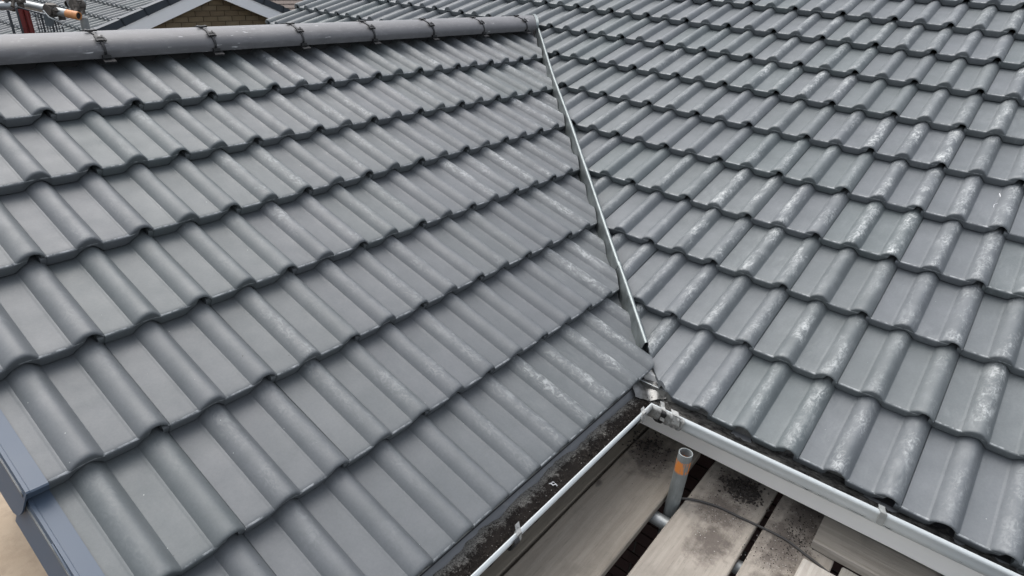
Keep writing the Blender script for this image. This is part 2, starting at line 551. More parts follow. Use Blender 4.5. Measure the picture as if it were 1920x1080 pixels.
def cut_mesh(src, mw, planes):
    """copy of a tile mesh cut by world-space planes (point, normal pointing away from what stays); None if nothing stays"""
    bm = bmesh.new()
    bm.from_mesh(src)
    inv = mw.inverted()
    n3 = mw.to_3x3().transposed()
    for co, no in planes:
        r = bmesh.ops.bisect_plane(bm, geom=bm.verts[:] + bm.edges[:] + bm.faces[:], dist=1e-6, plane_co=inv @ co, plane_no=n3 @ no, clear_outer=True)
        ed = [e for e in r['geom_cut'] if isinstance(e, bmesh.types.BMEdge)]
        if ed:
            bmesh.ops.triangle_fill(bm, edges=ed, use_beauty=True)
        if not bm.faces:
            bm.free()
            return None
    bmesh.ops.recalc_face_normals(bm, faces=bm.faces)
    me = bpy.data.meshes.new('roof_tile')
    bm.to_mesh(me)
    bm.free()
    for mt in src.materials:
        me.materials.append(mt)
    finish(me, 32)
    return me

def frame(o, x, y, z, jit=0.0):
    mt = Matrix((x, y, z)).transposed().to_4x4()
    if jit:
        mt = mt @ Matrix.Rotation(random.gauss(0, .0016 * jit), 4, 'Z') @ Matrix.Rotation(random.gauss(0, .0022 * jit), 4, 'X') @ Matrix.Rotation(random.gauss(0, .002 * jit), 4, 'Y')
        o = o + y * random.gauss(0, .0012 * jit) + z * abs(random.gauss(0, .0006 * jit))
    mt.translation = o
    return mt

house = thing('house', 'house with dark grey double-roll tiled roof slopes meeting in a valley', 'house')

# --- left slope
dk = MB()
RIDGE_Y = 2.31
def deckrow(y):
    return [(-.70, y, y * math.tan(TL) - .085), (valley_x(y), y, y * math.tan(TL) - .085)]
dk.grid([deckrow(.03), deckrow(1.2), deckrow(RIDGE_Y)])
zr = RIDGE_Y * math.tan(TL) - .085
dk.add([(-.70, RIDGE_Y, zr), (valley_x(RIDGE_Y), RIDGE_Y, zr), (valley_x(0.03), 2 * RIDGE_Y - .03, deckrow(.03)[0][2]), (-.70, 2 * RIDGE_Y - .03, deckrow(.03)[0][2])], [(0, 1, 2, 3)])
slope_l = dk.build('roof_slope', 'underlay', house)
tag(slope_l, 'left roof slope running down to the gutter')
vl = (V0 - VN * .019, VN)
vr = (V0 + VN * .013, -VN)
n_left = n_right = 0
for c in range(7):
    for j in range(14):
        x0 = -.708 + .3 * j
        mw = frame(LP(x0, c * GL, -HC), X, L_up, L_n, 1)
        far = x0 + .31 - valley_x(max(0, c * GL * math.cos(TL) - .02))
        src = TILE_MESH['left', random.randrange(3), 1 if c == 0 else 0]
        if far < -.03:
            me = src
        else:
            me = cut_mesh(src, mw, [vl if c else (V0 + VN * .012, VN)])
            if me is None or len(me.polygons) < 30:
                continue
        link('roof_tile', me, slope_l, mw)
        n_left += 1

# --- right slope
dk = MB()
NV = 13
YF, YN = 4.92, -1.9
def rdeck(s):
    a = RP(YF, s, -.085); b = RP(YN, s, -.085)
    return [a, b]
dk.grid([rdeck(1.3), rdeck(3.0), rdeck(NV * GR)])
va = RP(0, .03, -.085)
ym = (va.x - ORX) * math.tan(TR) / math.tan(TL)
def vy(s):                # valley y on the right slope
    p = RP(0, s)
    return p.z / math.tan(TL)
dk.grid([[RP(vy(s), s, -.085), RP(YN, s, -.085)] for s in (.02, .6, 1.3)])
slope_r = dk.build('roof_slope', 'underlay', house)
tag(slope_r, 'right roof slope with pale scuffs on the rolls')
for c in range(NV):
    for j in range(24):
        y0 = ORY + .15 * 33 - HW - .3 * j
        if y0 > 2.5 and c < 4:
            continue
        if y0 < -1.05 - .0 * c and c > 8:
            continue
        mw = frame(RP(y0, c * GR, -HC), -Y, R_up, R_n, 1)
        xt = ORX + (c * GR - .02) * math.cos(TR)
        planes = []
        if y0 < 2.6 and valley_x(y0) > xt - .03:
            planes.append(vr if c else (V0 + VN * .016, -VN))
        if y0 > YF:
            planes.append((Vector((0, YF, 0)), Y))
        src = TILE_MESH['right', random.randrange(3), 1 if c == 0 else 0]
        me = src if not planes else cut_mesh(src, mw, planes)
        if me is None or len(me.polygons) < 30:
            continue
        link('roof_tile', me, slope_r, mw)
        n_right += 1
print('tiles', n_left, n_right)

# --- ridge tiles with clips at the joints
RT_Z = .917
def ridge_prof(grow=0.0):
    """outer profile (y, z) from the front foot over the top to the back foot"""
    pts = []
    for k in range(-10, 11):
        a = k / 10
        y = RIDGE_Y + (.122 + grow) * math.sin(a * math.pi / 2)
        z = RT_Z + grow - .062 * (1 - math.cos(a * math.pi / 2) ** 1.0)
        pts.append((y, z))
    f, b = pts[0], pts[-1]
    return [(f[0] + .007, f[1] - .024)] + pts + [(b[0] - .007, b[1] - .024)]
def ridge_ring(x):
    o = ridge_prof()
    i = ridge_prof(-.015)
    i[0] = (i[0][0], o[0][1]); i[-1] = (i[-1][0], o[-1][1])
    return [(x, y, z) for y, z in o] + [(x, y, z) for y, z in reversed(i)]
xs = [-.735 + .459 * i for i in range(8)]
joints = xs[1:]
for i, xa in enumerate(xs + [xs[-1] + .459]):
    xb = xa + .459 - .004
    if xa > 3.2:
        break
    mb = MB()
    mb.loft([ridge_ring(xa + (xb - xa) * k / 4) for k in range(5)])
    me = mb.mesh('ridge_tile', 'ridge', 40)
    lift = random.uniform(-.0015, .002)
    mw = Matrix.Translation((0, random.uniform(-.002, .002), lift))
    if xb > 2.75:
        me2 = cut_mesh(me, mw, [(V0 - VN * .012, VN)])
        if me2 is None:
            continue
        me = me2
    rt = link('ridge_tile', me, house, mw)
    if i > 0:
        # clip over the joint at the left end of this tile
        mb = MB()
        pr = ridge_prof(.0035)
        xj = xa - .002
        rings = []
        for k, (y, z) in enumerate(pr[:16]):
            rings.append([(xj - .005, y, z - .003), (xj + .005, y, z - .003), (xj + .005, y, z + .001), (xj - .005, y, z + .001)])
        mb.loft(rings)
        for k, wd in ((10, .042), (6, .030), (5, .036)):
            y, z = pr[k]
            dy, dz = pr[k + 1][0] - pr[k - 1][0], pr[k + 1][1] - pr[k - 1][1]
            rot = Matrix.Rotation(math.atan2(dz, dy), 3, 'X')
            mb.box((xj + random.uniform(-.003, .003), y, z + .004), (wd, .010, .006), rot)
            for sx in (-1, 1):
                mb.box((xj + sx * wd * .42, y, z + .005), (.006, .018, .007), rot)
        y, z = pr[0]
        mb.box((xj, y - .006, z + .004), (.03, .014, .012))
        mb.box((xj + .004, y - .017, z - .012), (.044, .022, .007), Matrix.Rotation(.35, 3, 'X'))
        clip = mb.build('ridge_clip', 'clip_black', rt)
        clip.matrix_world = Matrix.Identity(4)

mb = MB()
mb.box((1.15, RIDGE_Y, .80), (3.70, .05, .17))
mb.box((1.15, RIDGE_Y, .872), (3.70, .16, .012))
mb.build('ridge_gap_blocker', 'underlay', house)  # black blocker added under the ridge to stop light leaking through

# --- dry verge caps up the gable edge
def verge_cap(c):
    tilt = STEP / G
    mb = MB()
    g = GL + .035
    def P(x, s, z):
        return LP(x, c * GL + s, -HC + z - tilt * s)
    xo, xi = -.729, -.685
    # flat top with a small step to the outer bead
    top = []
    for s in (-.004, .0, .1, .25, g):
        dz = .0 if s >= 0 else -.003
        top.append([P(xi, s, .0005), P(xi, s, .0035 + dz), P(xo + .009, s, .0045 + dz), P(xo + .008, s, .0062 + dz), P(xo + .001, s, .0062 + dz), P(xo, s, .003 + dz), P(xo, s, -.004), P(xo + .004, s, -.004)])
    mb.loft(top)
    # front lip under the top
    mb.box(P((xo + xi) / 2, .003, -.012), (xi - xo, .006, .024), Matrix((X, L_up, L_n)).transposed())
    # splayed side skirt with a rounded lower front corner
    prof = []
    for s, zb in ((-.004, -.052), (-.002, -.066), (.004, -.080), (.014, -.092), (.03, -.1), (.06, -.102), (.2, -.102), (g, -.102)):
        sp = -.024
        a = P(xo, s, .002); b = P(xo + sp * (-zb / .1) , s, zb)
        prof.append([a, b, b + X * .004, a + X * .004])
    mb.loft(prof)
    # thin clip rail
    mb.box(P(xo - .002, .11, -.01), (.003, .21, .006), Matrix((X, L_up, L_n)).transposed())
    return mb.build('verge_cap', 'verge', house, 30)
for c in range(7):
    verge_cap(c)

# --- galvanised valley upstand, two lengths lapped
def fin(y0, y1, lift, wob):
    side = VN
    upv = side.cross(VDIR).normalized()
    if upv.z < 0: upv = -upv
    mb = MB()
    rows = []
    n = 26
    for i in range(n + 1):
        y = y0 + (y1 - y0) * i / n
        p = Vector((valley_x(y), y, y * math.tan(TL) + .010 + lift))
        p += side * (noise.noise(Vector((y * 2.1, wob, 0))) * .007) + upv * noise.noise(Vector((y * 3.1, wob, 4))) * .004
        pr = [(-.019, -.078), (-.014, -.035), (-.0095, -.008), (-.0075, .000), (-.003, .0035), (.003, .0035), (.0075, .000), (.0095, -.008), (.013, -.035), (.02, -.078)]
        flare = 1 + .25 * noise.noise(Vector((y * 5, wob, 9)))
        row = [p + side * (a * (flare if b < -.05 else 1)) + upv * b for a, b in pr]
        inn = [p + side * (a * .82) + upv * (b - .0025) for a, b in reversed(pr)]
        rows.append(row + inn)
    mb.loft(rows)
    return mb.build('valley_upstand', 'galv', house, 50)
tag(fin(.072, .40, .0025, 3.3), 'galvanised metal valley strip, open lower end')
fin(.385, 2.19, 0, 8.1)
# strip dressed round the mitred end of the ridge
mb = MB()
pr = ridge_prof(.005)
rows = []
for (y, z) in pr[0:14]:
    xx = valley_x(y)
    p = Vector((xx, y, z))
    rows.append([p + VN * a + Vector((0, 0, b)) for a, b in ((-.016, -.001), (.004, -.001), (.004, .004), (-.016, .004))])
mb.loft(rows)
mb.build('ridge_end_strip', 'galv', house, 40)

# --- lead at the foot of the valley
mb = MB()
rows = []
for i in range(13):
    t_ = .12 + .88 * i / 12
    row = []
    for k in range(13):
        w = (k / 12 - .5)
        p = Vector((.932 + .11 * t_, -.058 + .117 * t_, -.110 + .045 * t_)) + VN * w * .13
        p.z += abs(w) * .05 + noise.noise(p * 26) * .011 + noise.noise(p * 60) * .004
        row.append(p)
    rows.append(row)
mb.grid(rows)
mb.build('lead_flashing', 'lead', house, 60)

# --- gutters: half-round, white
GZ = -.065
GRD = .056
AY = -.0745 + GRD                        # left gutter axis (y)
AXR = .881 + GRD                         # right gutter axis at y = -.1
SK = .042                                # the right run drifts slightly off square
def r_axis(y): return AXR + SK * (-.1 - y)
def trough(n=14, r=GRD, th=.003, lip=True, sq=.62):
    """profile points (d, z, inside) across the gutter; d > 0 towards the house"""
    def deep(q):
        out = []
        for k in range(n + 1):
            c_, s_ = math.cos(math.pi * k / n), math.sin(math.pi * k / n)
            out.append((-q * math.copysign(abs(c_) ** sq, c_), -(q + .016) * s_))
        return out
    o, i = deep(r), deep(r - th)
    if lip:                                # rolled front rim
        o = [(-r - .002, .001), (-r - .004, -.004), (-r - .003, -.010)] + o[1:]
        i = [(-r + .007, .003), (-r + .008, -.002)] + i[1:]
        top = [(-r + .003, .0045)]
        return o, i, top
    return o, i, []
def gutter_mesh(place, ts, name, parent, sq=.62):
    mb = MB()
    o_, i_, t_top = trough(sq=sq)
    ring = list(reversed(o_)) + t_top + i_
    rings = [[place(t, d, z) for d, z in ring] for t in ts]
    mb.loft(rings)
    no = len(o_) + len(t_top)
    # inside faces take the dirty material
    n = len(ring)
    for fi in range(len(mb.f) - 2):
        k = fi % n
        if k >= no + 1 and k < n - 1:
            mb.mi[fi] = 1
    return mb.build(name, ['pvc', 'pvc_dirty'], parent, 50)
def place_l(t, d, z):
    # t = 1 at the mitre
    y = AY + d
    xm = AXR + d + SK * (-.1 - y)
    x = xm if t >= 1 else -.78 + (xm + .78) * t
    return (x, y, GZ + z + (.004 * (1 - t)))
def place_r(t, d, z):
    ym_ = AY + d
    y = ym_ + (-2.1 - ym_) * t
    return (AXR + d + SK * (-.1 - y), y, GZ + z - .006 * t)
gut_l = gutter_mesh(place_l, [0, .25, .5, .75, 1], 'gutter', house, 1.25)
tag(gut_l, 'white half-round gutter clogged with black soil')
gut_r = gutter_mesh(place_r, [0, .25, .5, .75, 1], 'gutter', house)
tag(gut_r, 'white half-round gutter with clean outer face')
# angle fitting at the corner
def angle_ring(place, t):
    oa, ia, ta = trough(14, GRD + .0035, .003, True, .62 if place is place_r else 1.2)
    ring = list(reversed(oa)) + ta + [(d, z - .002) for d, z in ia]
    return [place(t, d, z) for d, z in ring]
mb = MB()
tl = 1 - .085 / 1.7
tr_ = .115 / 2.0
mb.loft([angle_ring(place_l, tl), angle_ring(place_l, tl + .02), angle_ring(place_l, 1)])
mb.loft([angle_ring(place_r, 0), angle_ring(place_r, tr_ * .6), angle_ring(place_r, tr_)])
ang = mb.build('gutter_angle', 'pvc_clip', house, 50)
def collar(place, t, dt, grow, parent, name='gutter_collar', mat='pvc_clip'):
    oc, ic, tc = trough(14, GRD + grow, .004, True, .62 if place is place_r else 1.2)
    mb = MB()
    ring = list(reversed(oc)) + tc + [(d, z - .003) for d, z in ic]
    mb.loft([[place(t + k, d, z) for d, z in ring] for k in (-dt, dt)])
    return mb.build(name, mat, parent, 50)
for k in (.0, .55, 1.0):
    collar(place_r, tr_ * (.62 + .38 * k), .0016, .0065, ang)
for k in (0.0, 1.0):
    collar(place_l, tl + .012 * k, .0016, .0065, ang)
def lip_clip(place, t, w, parent, mat='pvc_clip', h=.016, drop=.03, name='gutter_clip'):
    mb = MB()
    def pt(dd, z, k):
        a = Vector(place(t, dd, z)); b = Vector(place(t + .01, dd, z))
        return a + (b - a).normalized() * k
    for (da, za), (db, zb) in (((-GRD - .008, -drop), (-GRD - .0075, .004)), ((-GRD - .0075, .004), (-GRD + .004, h * .5)), ((-GRD + .004, h * .5), (-GRD + .012, h)), ((-GRD + .008, .004), (-GRD + .012, -.012))):
        rings = []
        for k in (-w / 2, w / 2):
            e = .0022
            rings.append([pt(da, za, k), pt(db, zb, k), pt(db + e, zb + e, k), pt(da + e, za + e, k)])
        mb.loft(rings)
    return mb.build(name, mat, parent)
lip_clip(place_l, tl + .012, .022, ang, h=.008)
lip_clip(place_r, tr_ * .36, .016, ang, h=.020, drop=.040)
lip_clip(place_r, tr_ * .78, .028, ang, h=.008)
lip_clip(place_r, (.80 - .03) / 2.08, .018, gut_r, 'clip_grey', .012, .038)
lip_clip(place_r, (1.45) / 2.08, .018, gut_r, 'clip_grey', .012, .038)
lip_clip(place_l, (.115 + .78) / 1.66, .018, gut_l, 'pvc_clip', .022, .02)
# drop bracket seen under the left lip
for t in ((.10 + .78) / 1.66, .2):
    collar(place_l, t, .006, .012, gut_l, 'gutter_bracket', 'clip_black')
collar(place_r, tr_ * .36, .004, .010, gut_r, 'gutter_bracket', 'clip_black')

# --- fascia boards and eaves tray
FY = AY + GRD + .006
FX = AXR + GRD + .030
mb = MB()
mb.box(((-.70 + 1.2) / 2, FY + .011, -.145), (1.9, .022, .19))
mb.build('fascia', 'fascia', house)
mb = MB()
def fxx(y): return FX + SK * .6 * (-.1 - y)
rings = []
for y in (.3, -.5, -1.2, -2.1):
    x = fxx(y)
    rings.append([(x, y, -.045), (x, y, -.281), (x + .006, y, -.286), (x + .03, y, -.286), (x + .03, y, -.045)])
mb.loft(rings)
fr = mb.build('fascia', 'fascia', house, 30)
tag(fr, 'clean white fascia board under the right gutter')
mb = MB()
mb.box((fxx(-.9) + .16, -.9, -.296), (.27, 2.4, .012))
mb.build('soffit', 'fascia', house)
mb = MB()
rows = []
for i in range(61):
    x = -.72 + 1.72 * i / 60
    w = noise.noise(Vector((x * 9, 0, 0))) * .004
    rows.append([(x, .06, -.066), (x, .035, -.074), (x, .022 + w, -.081), (x, .014 + w, -.09), (x, .011 + w, -.104), (x, .014 + w, -.104), (x, .024 + w, -.086), (x, .06, -.070)])
mb.loft(rows)
mb.build('eaves_tray', 'tray', house, 50)
mb = MB()
rows = []
for i in range(61):
    y = -.03 - 2.0 * i / 60
    w = noise.noise(Vector((y * 9, 5, 0))) * .003 + SK * .5 * (-.1 - y)
    rows.append([(1.03 + w, y, -.086), (.995 + w, y, -.094), (.977 + w, y, -.100), (.970 + w, y, -.108), (.967 + w, y, -.118), (.970 + w, y, -.118), (.979 + w, y, -.104), (1.03 + w, y, -.09)])
mb.loft(rows)
mb.build('eaves_tray', 'tray', house, 50)

# --- brick wall under the right eaves, seen between the boards
mb = MB()
mb.box((1.2425, -.9, -1.55), (.135, 2.4, 2.5))
wall = mb.build('wall', 'mortar', house)
tag(wall, 'dark red brick wall seen between the scaffold boards')
mb = MB()
mb.box((.25, .36, -1.55), (1.9, .12, 2.5))
mb.build('wall', 'mortar', house)
mb = MB()
ga = [(.32, -2.8), (2 * RIDGE_Y - .32, -2.8), (2 * RIDGE_Y - .32, .32 * math.tan(TL) - .1), (RIDGE_Y, RIDGE_Y * math.tan(TL) - .1), (.32, .32 * math.tan(TL) - .1)]
mb.loft([[(x, y, z) for y, z in ga] for x in (-.42, -.32)])
mb.build('wall', 'brick_red', house)
bk = MB()
bk.box((0, 0, 0), (.1025, .215, .065))
brick_me = bk.mesh('brick', 'brick_red')
for r_ in range(24):
    for k in range(7):
        o = link('brick', brick_me, wall)
        o.location = (1.2175 + random.uniform(-.002, .002), .42 - .225 * k - (.1125 if r_ % 2 else 0), -.42 - .075 * r_)

# ------------------------------------------------------------------ soil in the gutter
mb = MB()
rows = []
for i in range(240):
    t = i / 239
    x = -.78 + (AXR + .78 + .02) * t
    row = []
    for k in range(15):
        d = -.048 + .096 * k / 14
        y = AY + d
        p = Vector((x, y, 0))
        z = GZ - .034 + .012 * math.exp(-((d - .01) / .03) ** 2) + noise.fractal(p * 30, 1, 2, 4) * .006 + noise.noise(p * 8) * .006
        z += .012 * max(0, (d - .012) / .036) - .010 * max(0, (t - .72) / .28)
        zb = GZ - .060
        row.append((x + (d if t > .98 else 0), y, max(z, zb)))
    rows.append(row)
mb.grid(rows)
soil = mb.mesh('gutter_soil', 'soil', 180)
so = bpy.data.objects.new('gutter_soil', soil)
COL.objects.link(so)
# local y is used by the crust mask
for v in soil.vertices:
    v.co.y -= AY
so.location = (0, AY, 0)
tag(so, 'black soil and pale moss crust lying in the left gutter', 'soil', kind='stuff')

mb = MB()
rows = []
for i in range(260):
    u = 2.0 * i / 259
    row = []
    for k in range(13):
        d = -.048 + .096 * k / 12
        p = Vector((u + 7, d, 0))
        z = -.044 + noise.fractal(p * 34, 1, 2, 4) * .007 + noise.noise(p * 7) * .008 + .018 * max(0, d / .048)
        row.append((u, d, max(z, -.066)))
    rows.append(row)
mb.grid(rows)
so2 = mb.build('gutter_soil', 'soil_pale', None, 180)
so2.matrix_world = Matrix.Translation((r_axis(-.03), -.03, GZ)) @ Matrix.Rotation(-math.pi / 2 + math.atan(SK), 4, 'Z')
tag(so2, 'grey grime and moss lining the right gutter', 'soil', kind='stuff')

def clumps(name, pts, mat, label, cat):
    mb = MB()
    for (p, r_) in pts:
        p = Vector(p)
        ax = [Vector((1, 0, 0)), Vector((-.5, .87, 0)), Vector((-.5, -.87, 0)), Vector((0, 0, .9)), Vector((0, 0, -.6))]
        rot = Matrix.Rotation(random.uniform(0, 6.3), 3, 'Z') @ Matrix.Rotation(random.uniform(-.6, .6), 3, 'X')
        vv = [p + rot @ (a * r_ * random.uniform(.6, 1.3)) for a in ax]
        mb.add(vv, [(0, 1, 3), (1, 2, 3), (2, 0, 3), (1, 0, 4), (2, 1, 4), (0, 2, 4)])
    o = mb.build(name, mat)
    return tag(o, label, cat, kind='stuff')
pts = []
for i in range(900):
    x = random.uniform(-.3, .88)
    d = random.gauss(-.008, .016)
    pts.append(((x, AY + max(-.045, min(.03, d)), GZ - .026 + random.uniform(-.006, .004)), abs(random.gauss(.0022, .0016)) + .0008))
for i in range(260):
    a = random.uniform(0, 1)
    pts.append(((.80 + random.gauss(.06, .05), AY + random.gauss(.0, .018), GZ - .036 + random.uniform(-.004, .012)), random.uniform(.0015, .0042)))
for i in range(400):
    y = random.uniform(-1.6, -.05)
    pts.append(((r_axis(y) + random.uniform(-.03, .03), y, GZ - .045 + random.uniform(-.004, .006)), random.uniform(.001, .003)))
clumps('soil_crumbs', pts, 'soil_crumb', 'dark soil crumbs scattered in the gutters', 'soil')
pts = []
for i in range(90):
    pts.append(((random.uniform(-.2, .9), AY + random.gauss(-.005, .018), GZ - .022 + random.uniform(-.003, .003)), random.uniform(.0008, .0022)))
clumps('mortar_grit', pts, 'grit', 'pale grit flecks lying on the gutter soil', 'grit')

# ------------------------------------------------------------------ scaffold boards
def board(name, x0, x1, y0, y1, ztop, mat, label, axis=0, th=.038, warp=.003, end_round=.012):
    """board lying along x (axis 0) or y (axis 1); own origin at its middle"""
    cx, cy = (x0 + x1) / 2, (y0 + y1) / 2
    lx, ly = (x1 - x0), (y1 - y0)
    L, W = (lx, ly) if axis == 0 else (ly, lx)
    mb = MB()
    rings = []
    n = 24
    for i in range(n + 1):
        t = -L / 2 + L * i / n
        e = 0
        if i in (0, n):
            e = end_round * .4
        dz = noise.noise(Vector((t * 1.7 + cx * 9, cy * 7, 1))) * warp
        dw = noise.noise(Vector((t * 4 + cx * 9, cy * 7, 5))) * .0015
        w, b = W / 2 - e * .4 + dw, .004
        sec = [(-w, -b), (-w + b, 0), (-w * .4, .0006), (w * .4, -.0004), (w - b, 0), (w, -b), (w, -th + b), (w - b, -th), (-w + b, -th), (-w, -th + b)]
        ring = []
        for q, z in sec:
            q2 = q + noise.noise(Vector((t * 30, q * 9, z * 9 + cy))) * .0008
            ring.append((t, q2, z + dz - (e * .2 if z > -.01 else -e * .2)) if axis == 0 else (q2, t, z + dz - (e * .2 if z > -.01 else -e * .2)))
        rings.append(ring)
    mb.loft(rings)
    o = mb.build(name, mat, None, 40)
    o.location = (cx, cy, ztop)
    return tag(o, label, 'scaffold board', 'scaffold boards below the gutters')
BZ = -.35
WL, WD = (.40, .362, .312), (.29, .26, .222)
b0 = board('scaffold_board', -.9, 1.15, .012, .235, BZ, wood_material('wood_a', (.27, .24, .195), (.19, .165, .13), (), 1.3), 'narrow visible strip of board tucked directly under the left gutter')
b1 = board('scaffold_board', -.85, 1.12, -.222, .002, BZ, wood_material('wood_b', (.37, .33, .275), (.27, .236, .195), ((.83, .03, .10, 1.3), (.56, .10, .014, 1.5)), 4.1), 'wide brown board between the left gutter and the upright tube')
b2 = board('scaffold_board', -.8, 1.14, -.521, -.282, BZ, wood_material('wood_c', WL, WD, ((.86, .00, .095, 1.2), (.71, .0, .095, 1.2), (.56, -.03, .07, 1.6)), 7.7), 'pale board with a dark heap of soil near the fascia')
b3 = board('scaffold_board', -.7, 1.13, -.765, -.541, BZ, wood_material('wood_d', WL, WD, ((.84, .02, .085, 1.6), (.66, .03, .10, 1.5), (.46, -.01, .085, 1.8)), 11.2), 'soil-stained board crossed by the black cable, ending beside the raised board')
b4 = board('scaffold_board', -.6, .838, -.905, -.684, BZ + .04, wood_material('wood_e', (.50, .47, .42), (.36, .33, .29), (), 14.9), 'clean light board end lying on top at the bottom edge')
b5 = board('scaffold_board', .93, 1.155, -2.2, -.688, BZ + .04, wood_material('wood_f', (.36, .33, .29), (.25, .225, .19), ((.02, .40, .018, 1.2),), 18.3, 1), 'raised brown board running along under the right gutter', axis=1)
b6 = board('scaffold_board', -.5, .93, -1.0, -.79, BZ, wood_material('wood_g', (.44, .42, .37), (.31, .29, .25), (), 23.0), 'board under the light one, beyond a small gap at the bottom edge')

# soil heaps on the boards
pts = []
def heap(cx, cy, n, sx, sy, z, rmin, rmax, h=.0):
    for i in range(n):
        a, b = random.gauss(0, sx), random.gauss(0, sy)
        q = math.exp(-(a / sx) ** 2 - (b / sy) ** 2)
        pts.append(((cx + a, cy + b, z + random.uniform(0, .002) + h * q * random.random()), random.uniform(rmin, rmax)))
heap(1.03, -.425, 480, .026, .032, BZ, .0015, .0095, .016)
heap(.99, -.40, 150, .06, .045, BZ, .0006, .003, .004)
heap(.88, -.40, 110, .06, .06, BZ, .0006, .0022)
heap(1.0, -.62, 170, .07, .04, BZ, .0008, .004, .004)
heap(.83, -.61, 150, .06, .05, BZ, .0006, .003)
heap(.95, -.66, 160, .05, .03, BZ, .0008, .004, .003)
heap(.99, -.06, 260, .045, .04, BZ, .001, .0065, .01)
heap(.90, -.10, 60, .09, .06, BZ, .0006, .0022)
clumps('soil_heap', pts, 'soil_crumb', 'crumbs of black soil spilled on the scaffold boards', 'soil')
pts = []
heap(.90, -.41, 130, .06, .05, BZ + .001, .0006, .0022)
heap(1.0, -.42, 40, .05, .04, BZ + .003, .0008, .0028)
heap(.82, -.63, 90, .06, .05, BZ + .001, .0006, .0022)
clumps('mortar_crumbs', pts, 'grit', 'pale mortar crumbs among the soil on the boards', 'grit')

# scrap of white wrapping lying in the gutter and on a tile
mb = MB()
mb.tube([(.338, AY + .006, GZ - .024), (.343, AY - .002, GZ - .019), (.342, AY - .010, GZ - .02), (.349, AY - .014, GZ - .017), (.350, AY - .020, GZ - .022)], .0019, 6)
mb.tube([(.343, AY - .003, GZ - .02), (.351, AY - .002, GZ - .018), (.355, AY - .006, GZ - .021)], .0014, 6)
tag(mb.build('wrapping_scrap', 'wrap', None, 60), 'torn scrap of white wrapping lying on the gutter soil', 'scrap')
mb = MB()
q = []
for (y, st) in ((-.780, 1.667), (-.788, 1.64), (-.797, 1.614), (-.793, 1.60), (-.790, 1.587), (-.798, 1.575), (-.803, 1.565), (-.797, 1.55), (-.791, 1.532)):
    q.append(RP(y, st, -HC - STEP * (st / GR - 4) + .004))
mb.tube(q, .0016, 6)
mb.tube([q[4], q[4] + Vector((-.02, .012, -.006)), q[4] + Vector((-.045, .010, -.017))], .0013, 6)
tag(mb.build('thread', 'wrap', None, 60), 'loose white plastic thread lying on a right slope tile near the edge of the frame', 'thread')

# ------------------------------------------------------------------ near scaffold
scaf = thing('scaffold', 'grey steel scaffold tube standing upright between two boards below the gutter', 'scaffold')
mb = MB()
mb.tube([(.812, -.2515, -2.8), (.812, -.2515, -1.2), (.812, -.2515, -.5), (.812, -.2515, -.13)], .0242, 24, True, 0, .0205)
up = mb.mesh('upright_tube', 'pole', 50)
for v in up.vertices:
    v.co.z += .13
u_ = link('upright_tube', up, scaf)
u_.location = (0, 0, -.13)
mb = MB()
mb.tube([(.752, .2, -.412), (.752, -.9, -.412)], .0242, 20, True, 0, .0205)
mb.build('transom_tube', 'steel', scaf, 50)
mb = MB()
mb.tube([(-.9, -.10, -.468), (1.15, -.10, -.468)], .0242, 20, True, 0, .0205)
mb.build('ledger_tube', 'steel', scaf, 50)
# cable
mb = MB()
cp = [(.805, -.225, BZ - .02), (.845, -.285, BZ + .004), (.883, -.375, BZ + .006), (.893, -.46, BZ + .006), (.901, -.521, BZ + .005), (.907, -.61, BZ + .006), (.89, -.685, BZ + .006), (.869, -.76, BZ + .006), (.84, -.83, BZ + .004), (.78, -.96, BZ + .006), (.7, -1.15, BZ + .003)]
cps = []
for i in range(len(cp) - 1):
    p0, p1, p2, p3 = [Vector(cp[max(0, min(len(cp) - 1, i + k))]) for k in (-1, 0, 1, 2)]
    for k in range(6):
        t = k / 6
        cps.append(.5 * ((2 * p1) + (p2 - p0) * t + (2 * p0 - 5 * p1 + 4 * p2 - p3) * t * t + (3 * p1 - p0 - 3 * p2 + p3) * t ** 3))
mb.tube(cps, .0042, 8)
tag(mb.build('cable', 'cable', None, 60), 'thin black cable lying across the scaffold boards', 'cable')

# ------------------------------------------------------------------ scaffold behind the ridge
bs = thing('scaffold', 'scaffold rails with orange taped tube ends behind the ridge', 'scaffold')
def tube_part(name, pts, mat, r=.0242, hollow=.0195, parent=None):
    mb = MB()
    mb.tube(pts, r, 18, True, 0, hollow)
    return mb.build(name, mat, parent or bs, 50)
E0 = Vector((.745, 4.03, .780)); E1 = Vector((.52, 4.45, .825)); dB = (E0 - E1).normalized()
tube_part('rail_tube', [E1 - dB * .5, E1 - dB * .03], 'steel')
tube_part('orange_tape', [E1 - dB * .03, E1 + dB * .05], 'orange', .0247)
tube_part('rail_tube', [E1 + dB * .05, E0 - dB * .075], 'steel')
tube_part('orange_tape', [E0 - dB * .08, E0], 'orange', .0248)
tube_part('bore_shade_plug', [E0 - dB * .09, E0 - dB * .006], 'clip_black', .0196, 0)  # solid black plug painting the shade inside the open tube end
tube_part('rail_tube', [(-.6, 4.28, .80), (.0, 4.28, .81), (.50, 4.28, .818)], 'steel')
tube_part('upright_tube', [(.80, 4.12, -2.8), (.80, 4.12, .4), (.80, 4.12, .76)], 'steel')
tube_part('rail_tube', [(.80, 4.32, .82), (1.05, 4.72, .86)], 'rust')
tube_part('orange_tape', [(1.05, 4.72, .86), (1.16, 4.9, .878)], 'orange', .0247)
